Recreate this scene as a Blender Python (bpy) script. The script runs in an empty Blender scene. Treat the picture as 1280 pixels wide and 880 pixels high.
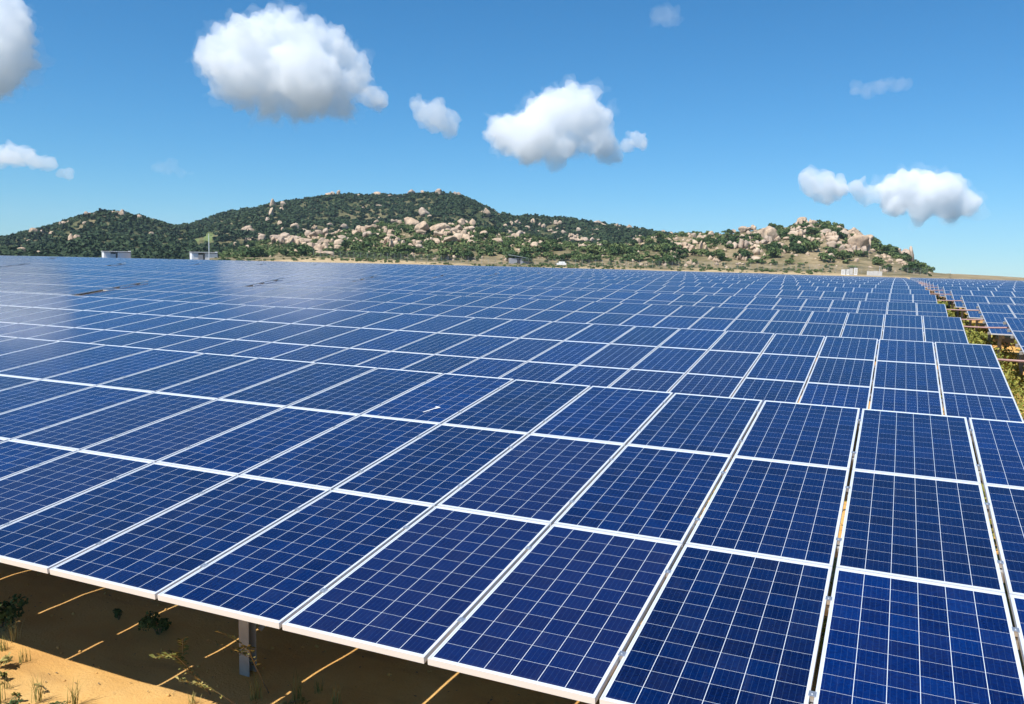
import bpy, math, random
import numpy as np
from mathutils import Vector, Matrix, Euler

S = bpy.context.scene
COL = S.collection
R_ = math.radians

# ------------------------------------------------------------------ camera
CAM_R = np.array([[0.91377741, 0.4056998, 0.02045751], [0.06460543, -0.09542465, -0.99333795], [-0.40104486, 0.90901145, -0.1134073]])
CAM_C = np.array([3.305, -4.082, 3.434])
FPX = 1081.3                      # focal length in pixels of a 1280 px wide frame
cam_data = bpy.data.cameras.new('camera')
cam_data.sensor_width = 36.0
cam_data.lens = FPX / 1280 * 36
cam_data.clip_start = 0.05
cam_data.clip_end = 30000
cam = bpy.data.objects.new('camera', cam_data)
COL.objects.link(cam)
_r, _d, _f = CAM_R
cam.matrix_world = Matrix(((_r[0], -_d[0], -_f[0], CAM_C[0]),
                           (_r[1], -_d[1], -_f[1], CAM_C[1]),
                           (_r[2], -_d[2], -_f[2], CAM_C[2]), (0, 0, 0, 1)))
S.camera = cam

# ------------------------------------------------------------------ sky, sun, exposure
SUN = np.array([-0.22, -0.75, 1.15]); SUN = SUN / np.linalg.norm(SUN)
world = bpy.data.worlds.new("World"); S.world = world
world.use_nodes = True
nt = world.node_tree
bg = nt.nodes['Background']
sky = nt.nodes.new('ShaderNodeTexSky')
sky.sky_type = 'NISHITA'
sky.sun_disc = False
sky.sun_elevation = math.asin(SUN[2])
sky.sun_rotation = math.atan2(SUN[0], SUN[1])
sky.altitude = 0
sky.air_density = 1.0
sky.dust_density = 0.0
sky.ozone_density = 3.0
# the plain dips away from the camera by about a degree: so does the horizon of the sky
tc = nt.nodes.new('ShaderNodeTexCoord')
mp = nt.nodes.new('ShaderNodeMapping'); mp.vector_type = 'POINT'
mp.inputs['Rotation'].default_value = (R_(1.3), R_(0.2), 0)
nt.links.new(tc.outputs['Generated'], mp.inputs['Vector'])
nt.links.new(mp.outputs['Vector'], sky.inputs['Vector'])
# clear tropical air: a deeper blue than the standard atmosphere
tint = nt.nodes.new('ShaderNodeMix'); tint.data_type = 'RGBA'; tint.blend_type = 'MULTIPLY'
tint.inputs[0].default_value = 1.0; tint.inputs[7].default_value = (0.42, 0.83, 1.14, 1)
nt.links.new(sky.outputs['Color'], tint.inputs[6])
sepc = nt.nodes.new('ShaderNodeSeparateColor'); comb = nt.nodes.new('ShaderNodeCombineColor')
pw_ = nt.nodes.new('ShaderNodeMath'); pw_.operation = 'POWER'; pw_.inputs[1].default_value = 1.3
gn_ = nt.nodes.new('ShaderNodeMath'); gn_.operation = 'MULTIPLY'; gn_.inputs[1].default_value = 0.84
nt.links.new(tint.outputs[2], sepc.inputs[0])
nt.links.new(sepc.outputs[0], pw_.inputs[0]); nt.links.new(pw_.outputs[0], gn_.inputs[0]); nt.links.new(gn_.outputs[0], comb.inputs[0])
nt.links.new(sepc.outputs[1], comb.inputs[1]); nt.links.new(sepc.outputs[2], comb.inputs[2])
nt.links.new(comb.outputs[0], bg.inputs['Color'])
bg.inputs['Strength'].default_value = 0.083
sun_l = bpy.data.lights.new('sun', 'SUN')
sun_l.energy = 5.0
sun_l.angle = R_(0.53)
sun_l.color = (1.0, 0.975, 0.935)
sun = bpy.data.objects.new('sun', sun_l); COL.objects.link(sun)
sun.rotation_euler = Vector(SUN).to_track_quat('Z', 'Y').to_euler()
sun.location = (0, -20, 60)
S.view_settings.view_transform = 'Standard'
S.view_settings.look = 'None'
S.view_settings.exposure = 0.40
S.view_settings.gamma = 1.0
S.render.engine = 'CYCLES'
cy = S.cycles
cy.use_denoising = True
cy.max_bounces = 48
cy.diffuse_bounces = 2
cy.glossy_bounces = 3
cy.transmission_bounces = 2
cy.transparent_max_bounces = 16
cy.volume_bounces = 48
cy.use_adaptive_sampling = True
cy.adaptive_threshold = 0.015

# ------------------------------------------------------------------ helpers
rng = np.random.default_rng(7)
random.seed(7)


def tag(o, label=None, cat=None, group=None, kind=None):
    if label: o['label'] = label
    if cat: o['category'] = cat
    if group: o['group'] = group
    if kind: o['kind'] = kind
    return o


def empty(name, loc=(0, 0, 0), rot=(0, 0, 0)):
    o = bpy.data.objects.new(name, None); COL.objects.link(o)
    o.location = loc; o.rotation_euler = rot; o.empty_display_size = 0.3
    return o


def mesh_np(name, V, F, mats=(), mi=None, smooth=False, uv=None):
    """V (n,3); F (m,k) one face size, or a list of such arrays."""
    if not isinstance(F, list): F = [F]
    F = [np.asarray(f, dtype=np.int32) for f in F if len(f)]
    me = bpy.data.meshes.new(name)
    V = np.asarray(V, dtype=np.float32)
    me.vertices.add(len(V)); me.vertices.foreach_set('co', V.ravel())
    loops = np.concatenate([f.ravel() for f in F])
    tot = np.concatenate([np.full(len(f), f.shape[1], np.int32) for f in F])
    st = np.concatenate([[0], np.cumsum(tot)[:-1]]).astype(np.int32)
    me.loops.add(len(loops)); me.loops.foreach_set('vertex_index', loops)
    me.polygons.add(len(tot)); me.polygons.foreach_set('loop_start', st)
    if mi is not None: me.polygons.foreach_set('material_index', np.asarray(mi, np.int32))
    if smooth: me.polygons.foreach_set('use_smooth', np.ones(len(tot), bool))
    if uv is not None:
        l = me.uv_layers.new(name='UVMap'); l.data.foreach_set('uv', np.asarray(uv, np.float32).ravel())
    for m in mats: me.materials.append(m)
    me.update(calc_edges=True); me.validate()
    return me


def link(name, me, parent=None, loc=(0, 0, 0), rot=(0, 0, 0), scale=(1, 1, 1)):
    o = bpy.data.objects.new(name, me); COL.objects.link(o)
    o.parent = parent; o.location = loc; o.rotation_euler = rot; o.scale = scale
    return o


class MB:
    """collects boxes and tubes; quads with material index and uv"""
    def __init__(s): s.V = []; s.F = []; s.M = []; s.UV = []; s.n = 0
    def quad(s, pts, m=0, uv=None):
        s.V += [tuple(p) for p in pts]; s.F.append(tuple(range(s.n, s.n + 4))); s.n += 4
        s.M.append(m); s.UV += list(uv) if uv else [(0, 0)] * 4
    def box(s, a, b, m=0, T=None, skip=()):
        (x0, y0, z0), (x1, y1, z1) = a, b
        P = [(x0, y0, z0), (x1, y0, z0), (x1, y1, z0), (x0, y1, z0), (x0, y0, z1), (x1, y0, z1), (x1, y1, z1), (x0, y1, z1)]
        if T is not None: P = [tuple(T @ Vector(p)) for p in P]
        for nme, f in (('d', (0, 3, 2, 1)), ('u', (4, 5, 6, 7)), ('s', (0, 1, 5, 4)), ('e', (1, 2, 6, 5)), ('n', (2, 3, 7, 6)), ('w', (3, 0, 4, 7))):
            if nme in skip: continue
            s.quad([P[i] for i in f], m)
    def tube(s, pts, r, m=0, k=8, cap=True):
        pts = [Vector(p) for p in pts]; rs = r if isinstance(r, (list, tuple)) else [r] * len(pts)
        rings = []
        for i, p in enumerate(pts):
            t = (pts[min(i + 1, len(pts) - 1)] - pts[max(i - 1, 0)]).normalized()
            a = t.orthogonal().normalized() if i == 0 else (a - t * a.dot(t)).normalized()
            b = t.cross(a)
            rings.append([p + (a * math.cos(2 * math.pi * j / k) + b * math.sin(2 * math.pi * j / k)) * rs[i] for j in range(k)])
        for i in range(len(rings) - 1):
            for j in range(k):
                s.quad([rings[i][j], rings[i][(j + 1) % k], rings[i + 1][(j + 1) % k], rings[i + 1][j]], m)
        if cap:
            for ring, flip in ((rings[0], True), (rings[-1], False)):
                for j in range(0, k - 2, 2):
                    q = [ring[0], ring[j + 1], ring[j + 2], ring[(j + 3) % k]] if j + 3 <= k else None
                    if q: s.quad(q[::-1] if flip else q, m)
    def mesh(s, name, mats, smooth=False):
        return mesh_np(name, s.V, np.array(s.F), mats, s.M, smooth, s.UV)


def ico(sub):
    import bmesh
    bm = bmesh.new(); bmesh.ops.create_icosphere(bm, subdivisions=sub, radius=1)
    V = np.array([v.co[:] for v in bm.verts]); F = np.array([[v.index for v in f.verts] for f in bm.faces]); bm.free()
    return V, F


# value noise in numpy, for shapes
_perm = rng.permutation(512)
def _hash(ix, iy, iz):
    return _perm[(_perm[(_perm[ix & 511] + iy) & 511] + iz) & 511] / 511.0
def vnoise(P):
    P = np.asarray(P, float); i = np.floor(P).astype(int); f = P - i; f = f * f * (3 - 2 * f)
    out = 0
    for dx in (0, 1):
        for dy in (0, 1):
            for dz in (0, 1):
                w = (f[..., 0] if dx else 1 - f[..., 0]) * (f[..., 1] if dy else 1 - f[..., 1]) * (f[..., 2] if dz else 1 - f[..., 2])
                out = out + w * _hash(i[..., 0] + dx, i[..., 1] + dy, i[..., 2] + dz)
    return out * 2 - 1
def fbm(P, oct=4):
    a, s, o = 1.0, 1.0, 0
    for k in range(oct):
        o = o + a * vnoise(np.asarray(P) * s + 17.3 * k); a *= 0.5; s *= 2.03
    return o


# ------------------------------------------------------------------ materials
def material(name):
    m = bpy.data.materials.new(name); m.use_nodes = True
    return m, m.node_tree, m.node_tree.nodes['Principled BSDF']


class NB:
    """small node builder"""
    def __init__(s, nt): s.nt = nt
    def n(s, typ, ins=None, **kw):
        o = s.nt.nodes.new('ShaderNode' + typ)
        for k, v in kw.items(): setattr(o, k, v)
        for k, v in (ins or {}).items(): s.set(o.inputs[k], v)
        return o
    def set(s, sock, v):
        if isinstance(v, bpy.types.NodeSocket): s.nt.links.new(v, sock)
        elif hasattr(v, 'outputs'): s.nt.links.new(v.outputs[0], sock)
        else: sock.default_value = v
    def math(s, op, a, b=0.0, c=0.0, clamp=False):
        o = s.nt.nodes.new('ShaderNodeMath'); o.operation = op; o.use_clamp = clamp
        for i, v in enumerate((a, b, c)): s.set(o.inputs[i], v)
        return o.outputs[0]
    def mix(s, f, a, b):
        o = s.nt.nodes.new('ShaderNodeMix'); o.data_type = 'RGBA'
        s.set(o.inputs[0], f); s.set(o.inputs[6], a); s.set(o.inputs[7], b)
        return o.outputs[2]
    def noise(s, vec, scale, detail=4, rough=0.55):
        o = s.n('TexNoise', {'Scale': scale, 'Detail': detail, 'Roughness': rough})
        if vec is not None: s.set(o.inputs['Vector'], vec)
        return o
    def ramp(s, f, stops):
        o = s.nt.nodes.new('ShaderNodeValToRGB'); e = o.color_ramp.elements
        while len(e) < len(stops): e.new(0.5)
        for el, (p, c) in zip(e, stops):
            el.position = p; el.color = (*c, 1) if len(c) == 3 else c
        s.set(o.inputs[0], f); return o.outputs[0]


def simple(name, col, rough=0.6, metal=0.0, var=0.12, scale=8.0, bump=0.0):
    m, t, p = material(name); b = NB(t)
    tcn = b.n('TexCoord'); nz = b.noise(tcn.outputs['Object'], scale)
    c1 = tuple(x * (1 - var) for x in col) + (1,); c2 = tuple(min(1, x * (1 + var)) for x in col) + (1,)
    b.set(p.inputs['Base Color'], b.mix(nz.outputs[0], c1, c2))
    p.inputs['Roughness'].default_value = rough; p.inputs['Metallic'].default_value = metal
    if bump:
        bp = b.n('Bump', {'Strength': bump, 'Height': nz.outputs[0]}); b.set(p.inputs['Normal'], bp)
    return m


def cell_material():
    m, t, p = material('solar_cells'); b = NB(t)
    uv = b.n('UVMap'); sp = b.n('SeparateXYZ', {0: uv.outputs[0]})
    U, V = sp.outputs[0], sp.outputs[1]
    fu, fv = b.math('FRACT', U), b.math('FRACT', V)
    pu, pv = b.math('FLOOR', U), b.math('FLOOR', V)
    # panel face in metres
    x = b.math('MULTIPLY', fu, 0.995); y = b.math('MULTIPLY', fv, 1.956)
    mx, my, cw, ch = 0.019, 0.030, 0.1595, 0.158
    cx = b.math('DIVIDE', b.math('SUBTRACT', x, mx), cw); cyy = b.math('DIVIDE', b.math('SUBTRACT', y, my), ch)
    ix, iy = b.math('FLOOR', cx), b.math('FLOOR', cyy)
    gx, gy = b.math('FRACT', cx), b.math('FRACT', cyy)
    hx, hy = 0.0032 / cw / 2, 0.0018 / ch / 2
    def band(g, h): return b.math('MULTIPLY', b.math('GREATER_THAN', g, h), b.math('LESS_THAN', g, 1 - h))
    inside = b.math('MULTIPLY', band(gx, hx), band(gy, hy))
    bx = b.math('MULTIPLY', b.math('GREATER_THAN', cx, 0.0), b.math('LESS_THAN', cx, 6.0))
    by = b.math('MULTIPLY', b.math('GREATER_THAN', cyy, 0.0), b.math('LESS_THAN', cyy, 12.0))
    cell = b.math('MULTIPLY', inside, b.math('MULTIPLY', bx, by))
    # five silver busbars per cell
    bb = b.math('ABSOLUTE', b.math('SUBTRACT', b.math('FRACT', b.math('MULTIPLY', gx, 5.0)), 0.5))
    bus = b.math('LESS_THAN', bb, 0.0011 / (cw / 5) / 2)
    oi = b.n('ObjectInfo')
    pid = b.n('CombineXYZ', {0: b.math('ADD', pu, b.math('MULTIPLY', oi.outputs['Random'], 977.0)), 1: pv, 2: 0.5})
    prand = b.n('TexWhiteNoise', {'Vector': pid.outputs[0]}, noise_dimensions='3D')
    cid = b.n('CombineXYZ', {0: b.math('ADD', ix, b.math('MULTIPLY', prand.outputs[0], 613.0)), 1: iy, 2: 0.5})
    crand = b.n('TexWhiteNoise', {'Vector': cid.outputs[0]}, noise_dimensions='3D')
    # crystal grain
    cv = b.n('CombineXYZ', {0: b.math('MULTIPLY', U, 0.995), 1: b.math('MULTIPLY', V, 1.956), 2: b.math('MULTIPLY', crand.outputs[0], 40.0)})
    vor = b.n('TexVoronoi', {'Vector': cv.outputs[0], 'Scale': 70.0})
    vs = b.n('SeparateColor', {0: vor.outputs['Color']})
    v = b.math('ADD', b.math('MULTIPLY', crand.outputs[0], 0.55), b.math('MULTIPLY', vs.outputs[0], 0.45))
    c = b.ramp(v, [(0.0, (0.0000, 0.0036, 0.040)), (0.55, (0.0000, 0.0092, 0.072)), (1.0, (0.0001, 0.0160, 0.102))])
    # one panel in four or so is a duller, more violet batch
    c = b.mix(b.math('MULTIPLY', b.math('GREATER_THAN', prand.outputs[0], 0.86), 0.6), c, (0.005, 0.0080, 0.040, 1))
    sc = b.n('HueSaturation', {'Color': c, 'Value': b.math('ADD', 0.68, b.math('MULTIPLY', prand.outputs[0], 0.6))})
    c = b.mix(b.math('MULTIPLY', bus, 0.34), sc.outputs[0], (0.08, 0.15, 0.27, 1))
    c = b.mix(cell, (0.60, 0.64, 0.68, 1), c)
    # thin film of dust, thicker towards the lower edge of each panel
    tcn = b.n('TexCoord')
    dn = b.noise(cv.outputs[0], 2.2, 5)
    dust = b.math('MULTIPLY', b.math('SUBTRACT', dn.outputs[0], 0.42, clamp=True), 0.035)
    low = b.math('MULTIPLY', b.math('SUBTRACT', 1.0, b.math('DIVIDE', y, 0.05), clamp=True), b.math('MULTIPLY', dn.outputs[0], 0.22))
    run = b.n('TexNoise', {'Vector': b.n('Mapping', {'Vector': cv.outputs[0], 'Scale': (9.0, 0.8, 1.0)}).outputs[0], 'Scale': 1.5, 'Detail': 4})
    dust = b.math('ADD', b.math('ADD', dust, low), b.math('MULTIPLY', b.math('SUBTRACT', run.outputs[0], 0.60, clamp=True), 0.09))
    c = b.mix(dust, c, (0.42, 0.38, 0.32, 1))
    b.set(p.inputs['Base Color'], c)
    p.inputs['Roughness'].default_value = 0.45
    p.inputs['Specular IOR Level'].default_value = 0.0
    p.inputs['Sheen Weight'].default_value = 0.16; p.inputs['Sheen Roughness'].default_value = 0.35; p.inputs['Sheen Tint'].default_value = (0.62, 0.80, 1.0, 1)
    p.inputs['Coat Weight'].default_value = 1.0
    p.inputs['Coat IOR'].default_value = 1.35
    b.set(p.inputs['Coat Roughness'], b.math('ADD', 0.085, b.math('MULTIPLY', dn.outputs[0], 0.06)))
    return m


def sand_material(name, green=0.0):
    m, t, p = material(name); b = NB(t)
    tcn = b.n('TexCoord'); P = tcn.outputs['Object']
    big = b.noise(P, 0.05, 5); mid = b.noise(P, 0.9, 6); fine = b.noise(P, 45.0, 5, 0.7)
    c = b.ramp(mid.outputs[0], [(0.25, (0.54, 0.265, 0.070)), (0.5, (0.67, 0.375, 0.110)), (0.75, (0.76, 0.490, 0.185))])
    c = b.mix(b.ramp(big.outputs[0], [(0.42, (0, 0, 0)), (0.62, (0.7, 0.7, 0.7))]), c, (0.40, 0.235, 0.095, 1))
    c = b.mix(b.math('MULTIPLY', b.math('SUBTRACT', fine.outputs[0], 0.55, clamp=True), 1.8), c, (0.28, 0.16, 0.07, 1))
    # dark damp crust streaks and scattered specks
    st = b.n('TexNoise', {'Vector': b.n('Mapping', {'Vector': P, 'Scale': (0.5, 2.2, 1)}).outputs[0], 'Scale': 1.6, 'Detail': 6})
    c = b.mix(b.math('MULTIPLY', b.math('SUBTRACT', st.outputs[0], 0.56, clamp=True), 2.4), c, (0.25, 0.125, 0.05, 1))
    gn = b.noise(P, 0.13, 6, 0.65)
    gf = b.ramp(gn.outputs[0], [(0.48, (0, 0, 0)), (0.62, (1, 1, 1))])
    sep = b.n('SeparateXYZ', {0: P})
    far = b.n('MapRange', {0: sep.outputs[1], 1: 228.0, 2: 262.0}); far.clamp = True
    c = b.mix(b.math('MULTIPLY', gf, b.math('MULTIPLY', far.outputs[0], 0.4)), c, (0.17, 0.165, 0.06, 1))
    rr = b.n('VectorMath', {0: P}, operation='LENGTH')
    ff = b.n('MapRange', {0: rr.outputs['Value'], 1: 420.0, 2: 900.0}); ff.clamp = True
    c = b.mix(b.math('MULTIPLY', ff.outputs[0], 0.8), c, (0.165, 0.170, 0.140, 1))
    b.set(p.inputs['Base Color'], c)
    p.inputs['Roughness'].default_value = 0.92; p.inputs['Specular IOR Level'].default_value = 0.15
    hs = b.math('ADD', b.math('MULTIPLY', mid.outputs[0], 0.10), b.math('MULTIPLY', fine.outputs[0], 0.012))
    bp = b.n('Bump', {'Strength': 0.8, 'Distance': 1.0, 'Height': hs}); b.set(p.inputs['Normal'], bp)
    return m


def hill_material():
    m, t, p = material('hill_ground'); b = NB(t)
    tcn = b.n('TexCoord'); P = tcn.outputs['Object']
    n1 = b.noise(P, 0.035, 6, 0.6); n2 = b.noise(P, 0.25, 6, 0.65)
    c = b.ramp(n2.outputs[0], [(0.3, (0.14, 0.115, 0.055)), (0.5, (0.31, 0.235, 0.13)), (0.7, (0.46, 0.35, 0.215))])
    g = b.ramp(b.noise(P, 0.6, 5).outputs[0], [(0.3, (0.030, 0.046, 0.018)), (0.7, (0.095, 0.105, 0.042))])
    at = b.n('Attribute', attribute_name='green')
    f = b.math('ADD', b.math('MULTIPLY', b.math('SUBTRACT', n1.outputs[0], 0.5), 2.6), at.outputs['Fac'], clamp=True)
    c = b.mix(f, c, g)
    at2 = b.n('Attribute', attribute_name='meadow')
    c = b.mix(at2.outputs['Fac'], c, (0.165, 0.22, 0.075, 1))
    at3 = b.n('Attribute', attribute_name='sandstrip')
    c = b.mix(at3.outputs['Fac'], c, b.ramp(n2.outputs[0], [(0.35, (0.36, 0.235, 0.11)), (0.55, (0.56, 0.42, 0.24)), (0.7, (0.40, 0.33, 0.15))]))
    b.set(p.inputs['Base Color'], c)
    p.inputs['Roughness'].default_value = 0.95; p.inputs['Specular IOR Level'].default_value = 0.1
    bp = b.n('Bump', {'Strength': 0.9, 'Distance': 2.0, 'Height': n2.outputs[0]}); b.set(p.inputs['Normal'], bp)
    return m


def rock_material():
    m, t, p = material('granite'); b = NB(t)
    tcn = b.n('TexCoord'); geo = b.n('NewGeometry'); oi = b.n('ObjectInfo')
    P = geo.outputs['Position']
    n1 = b.noise(P, 0.22, 6, 0.62); n2 = b.noise(P, 0.75, 6, 0.65)
    c = b.ramp(n1.outputs[0], [(0.28, (0.24, 0.18, 0.13)), (0.45, (0.46, 0.335, 0.225)), (0.6, (0.56, 0.425, 0.30)), (0.78, (0.62, 0.50, 0.38))])
    c = b.mix(b.math('MULTIPLY', b.math('SUBTRACT', n2.outputs[0], 0.5, clamp=True), 2.8), c, (0.17, 0.13, 0.10, 1))
    # vertical water streaks
    ms = b.n('Mapping', {'Vector': P, 'Scale': (1.0, 1.0, 0.12)})
    st = b.noise(ms.outputs[0], 0.5, 4)
    c = b.mix(b.math('MULTIPLY', b.math('SUBTRACT', st.outputs[0], 0.53, clamp=True), 3.0), c, (0.14, 0.115, 0.10, 1))
    c = b.mix(b.math('MULTIPLY', b.math('SUBTRACT', oi.outputs['Random'], 0.55, clamp=True), 0.9), c, (0.34, 0.29, 0.255, 1))
    b.set(p.inputs['Base Color'], c)
    p.inputs['Roughness'].default_value = 0.9; p.inputs['Specular IOR Level'].default_value = 0.2
    bp = b.n('Bump', {'Strength': 0.8, 'Distance': 1.2, 'Height': n1.outputs[0]}); b.set(p.inputs['Normal'], bp)
    return m


def leaf_material(name, c1, c2, c3, scale=0.35):
    m, t, p = material(name); b = NB(t)
    geo = b.n('NewGeometry'); oi = b.n('ObjectInfo')
    n = b.noise(geo.outputs['Position'], scale, 3)
    wn = b.n('TexWhiteNoise', {'Vector': geo.outputs['Position']}, noise_dimensions='3D')
    v = b.math('ADD', b.math('MULTIPLY', n.outputs[0], 0.75), b.math('MULTIPLY', geo.outputs['Random Per Island'], 0.3))
    v = b.math('ADD', v, b.math('MULTIPLY', b.math('SUBTRACT', oi.outputs['Random'], 0.5), 0.45))
    c = b.ramp(v, [(0.3, c1), (0.52, c2), (0.8, c3)])
    b.set(p.inputs['Base Color'], c)
    p.inputs['Roughness'].default_value = 0.75; p.inputs['Specular IOR Level'].default_value = 0.2
    return m


M = dict(
    cells=cell_material(),
    alu=simple('anodised_aluminium', (0.80, 0.81, 0.82), 0.42, 0.35, 0.05, 3),
    clamp=simple('clamp_aluminium', (0.62, 0.63, 0.64), 0.35, 0.8, 0.1, 20),
    back=simple('backsheet', (0.13, 0.13, 0.13), 0.6),
    steel=simple('galvanised_steel', (0.33, 0.315, 0.29), 0.6, 0.15, 0.25, 14),
    pipe=simple('red_conduit', (0.42, 0.235, 0.20), 0.38, 0.0, 0.25, 5),
    sand=sand_material('sand'),
    hill=hill_material(),
    rock=rock_material(),
    bush=leaf_material('bush_leaves', (0.024, 0.048, 0.014), (0.052, 0.092, 0.028), (0.150, 0.185, 0.062), 0.10),
    forest=leaf_material('forest_leaves', (0.014, 0.029, 0.013), (0.025, 0.047, 0.019), (0.046, 0.074, 0.028), 0.12),
    weed=leaf_material('weed_leaves', (0.11, 0.14, 0.025), (0.28, 0.28, 0.06), (0.46, 0.34, 0.09), 2.5),
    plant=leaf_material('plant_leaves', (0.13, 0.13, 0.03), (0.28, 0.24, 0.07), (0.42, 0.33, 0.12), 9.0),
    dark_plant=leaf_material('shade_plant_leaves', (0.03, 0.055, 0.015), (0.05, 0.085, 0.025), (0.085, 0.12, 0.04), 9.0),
    stem=simple('plant_stem', (0.17, 0.12, 0.06), 0.8),
    bark=simple('bark', (0.13, 0.10, 0.075), 0.9, 0, 0.3, 6),
    white=simple('white_plaster', (0.78, 0.78, 0.77), 0.7, 0, 0.06, 0.6),
    grey=simple('grey_plaster', (0.34, 0.335, 0.36), 0.75, 0, 0.1, 0.6),
    dark=simple('dark_opening', (0.05, 0.05, 0.06), 0.8),
    concrete=simple('weathered_concrete', (0.48, 0.46, 0.43), 0.85, 0, 0.2, 1.2),
    roof=simple('metal_roof', (0.55, 0.58, 0.62), 0.4, 0.4, 0.1, 0.8),
    wire=simple('fence_wire', (0.30, 0.31, 0.31), 0.6, 0.4, 0.1, 4),
    guano=simple('bird_dropping', (0.8, 0.8, 0.76), 0.8),
)

# ------------------------------------------------------------------ terrain
def ray(px, py):
    """direction of the photograph's pixel (1280x880 frame)"""
    c = np.stack([(np.asarray(px, float) - 640) / FPX, (np.asarray(py, float) - 440) / FPX, np.ones_like(np.asarray(px, float) + np.asarray(py, float))], -1)
    d = c @ CAM_R
    return d / np.linalg.norm(d, axis=-1, keepdims=True)
def tan_el(px, py):
    d = ray(px, py); return d[..., 2] / np.hypot(d[..., 0], d[..., 1])
def pix(X):
    c = (np.asarray(X) - CAM_C) @ CAM_R.T
    return np.stack([640 + FPX * c[..., 0] / c[..., 2], 440 + FPX * c[..., 1] / c[..., 2], c[..., 2]], -1)
_pxs = np.linspace(-400, 1700, 600)
_d = ray(_pxs, np.full(600, 325.0)); _azs = np.arctan2(_d[:, 0], _d[:, 1])
def az_px(az): return np.interp(az, _azs, _pxs)
def px_az(px): return np.interp(px, _pxs, _azs)

def soft(t, w): return 0.5 * (t + np.sqrt(t * t + w * w)) - 0.0
def plain(x, y):
    """height of the plain: level round the camera, then falling gently away"""
    x = np.asarray(x, float); y = np.asarray(y, float)
    d = 0.0148 * (soft(y - 66, 16) - 0.9) + 0.0055 * (soft(-x - 70, 20) - 0.9)
    return -d

HILLS = [
    dict(name='left', sil=[(-140, 318), (-60, 306), (0, 303), (30, 297), (60, 289), (85, 279), (105, 272), (130, 267), (155, 270), (175, 272), (200, 278), (222, 283), (248, 286), (300, 300), (360, 326)],
         D=(820, 820), B=430, base=[(-140, 321), (400, 322)]),
    dict(name='ridge', sil=[(60, 318), (180, 290), (222, 283), (245, 280), (262, 273), (290, 265), (320, 261), (340, 256), (370, 252), (400, 247), (425, 244), (455, 245), (480, 244), (515, 243), (545, 242), (575, 245), (600, 256), (620, 266), (640, 271), (665, 270), (700, 273), (740, 279), (780, 285), (820, 291), (850, 294), (900, 300), (980, 315), (1060, 330)],
         D=(960, 680), B=520, base=[(60, 320), (640, 324), (1060, 334)]),
    dict(name='boulder', sil=[(262, 321), (300, 311), (330, 304), (350, 300), (380, 297), (400, 294), (420, 290), (440, 288), (470, 284), (490, 281), (520, 279), (545, 283), (560, 280), (590, 283), (605, 291), (640, 297), (680, 304), (720, 307), (760, 309), (800, 312), (850, 322), (900, 330)],
         D=(470, 450), B=318, base=[(262, 322), (400, 320), (640, 329), (900, 334)]),
    dict(name='right', sil=[(690, 327), (740, 322), (780, 309), (810, 299), (840, 294), (880, 292), (920, 291), (945, 287), (985, 283), (1000, 279), (1020, 280), (1045, 283), (1060, 291), (1085, 303), (1110, 315), (1130, 322), (1150, 335), (1166, 344), (1190, 350)],
         D=(470, 440), B=318, base=[(690, 330), (840, 333), (1000, 337), (1190, 345)]),
    dict(name='dune', sil=[(1020, 342), (1100, 341.5), (1160, 341.5), (1200, 342.5), (1250, 345), (1290, 347.5), (1340, 350), (1420, 353)],
         D=(430, 430), B=330, base=[(1020, 346), (1160, 347), (1420, 357)]),
]
for h in HILLS:
    for key in ('sil', 'base'):
        h[key] = np.array(h[key], float)
HW = [1, 1, 1, 1, 1]

def hill_h(h, px, r):
    s, bb = h['sil'], h['base']
    py = np.interp(px, s[:, 0], s[:, 1])
    D = np.interp(px, (s[0, 0], s[-1, 0]), h['D'])
    Bd = h['B']
    zc = CAM_C[2] + D * tan_el(px, py)
    pb = np.interp(px, bb[:, 0], bb[:, 1])
    zb = CAM_C[2] + Bd * tan_el(px, pb)
    zc = np.maximum(zc, zb - 3)
    t = (r - Bd) / (D - Bd)
    up = zb + (zc - zb) * np.clip(t, 0, 1) ** 0.92
    fr = zb + np.minimum(r - Bd, 0) * 0.032
    bk = zc - np.maximum(r - D, 0) * 0.16 - np.maximum(r - D, 0) ** 2 * 0.0006
    z = np.where(r < Bd, fr, np.where(r > D, bk, up))
    inside = (px >= s[0, 0]) & (px <= s[-1, 0])
    return np.where(inside, z, -400.0), np.clip(t, 0, 1)

def terrain(x, y, detail=True):
    x = np.asarray(x, float); y = np.asarray(y, float)
    dx, dy = x - CAM_C[0], y - CAM_C[1]
    r = np.hypot(dx, dy); px = az_px(np.arctan2(dx, dy))
    z = plain(x, y)
    best = np.full(z.shape, -1); P = np.stack([x, y, np.zeros_like(x)], -1)
    n = fbm(P * 0.016, 4) if detail else 0.0
    for i, h in enumerate(HILLS):
        zh, t = hill_h(h, px, r)
        amp = (9.0 if i < 2 else 4.0 if i < 4 else 0.4) * np.sin(math.pi * np.clip(t, 0, 1)) ** 0.8
        zh = np.where(zh > -300, zh + n * amp, zh)
        best = np.where(zh > z, i, best); z = np.maximum(z, zh)
    return z, best

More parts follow.
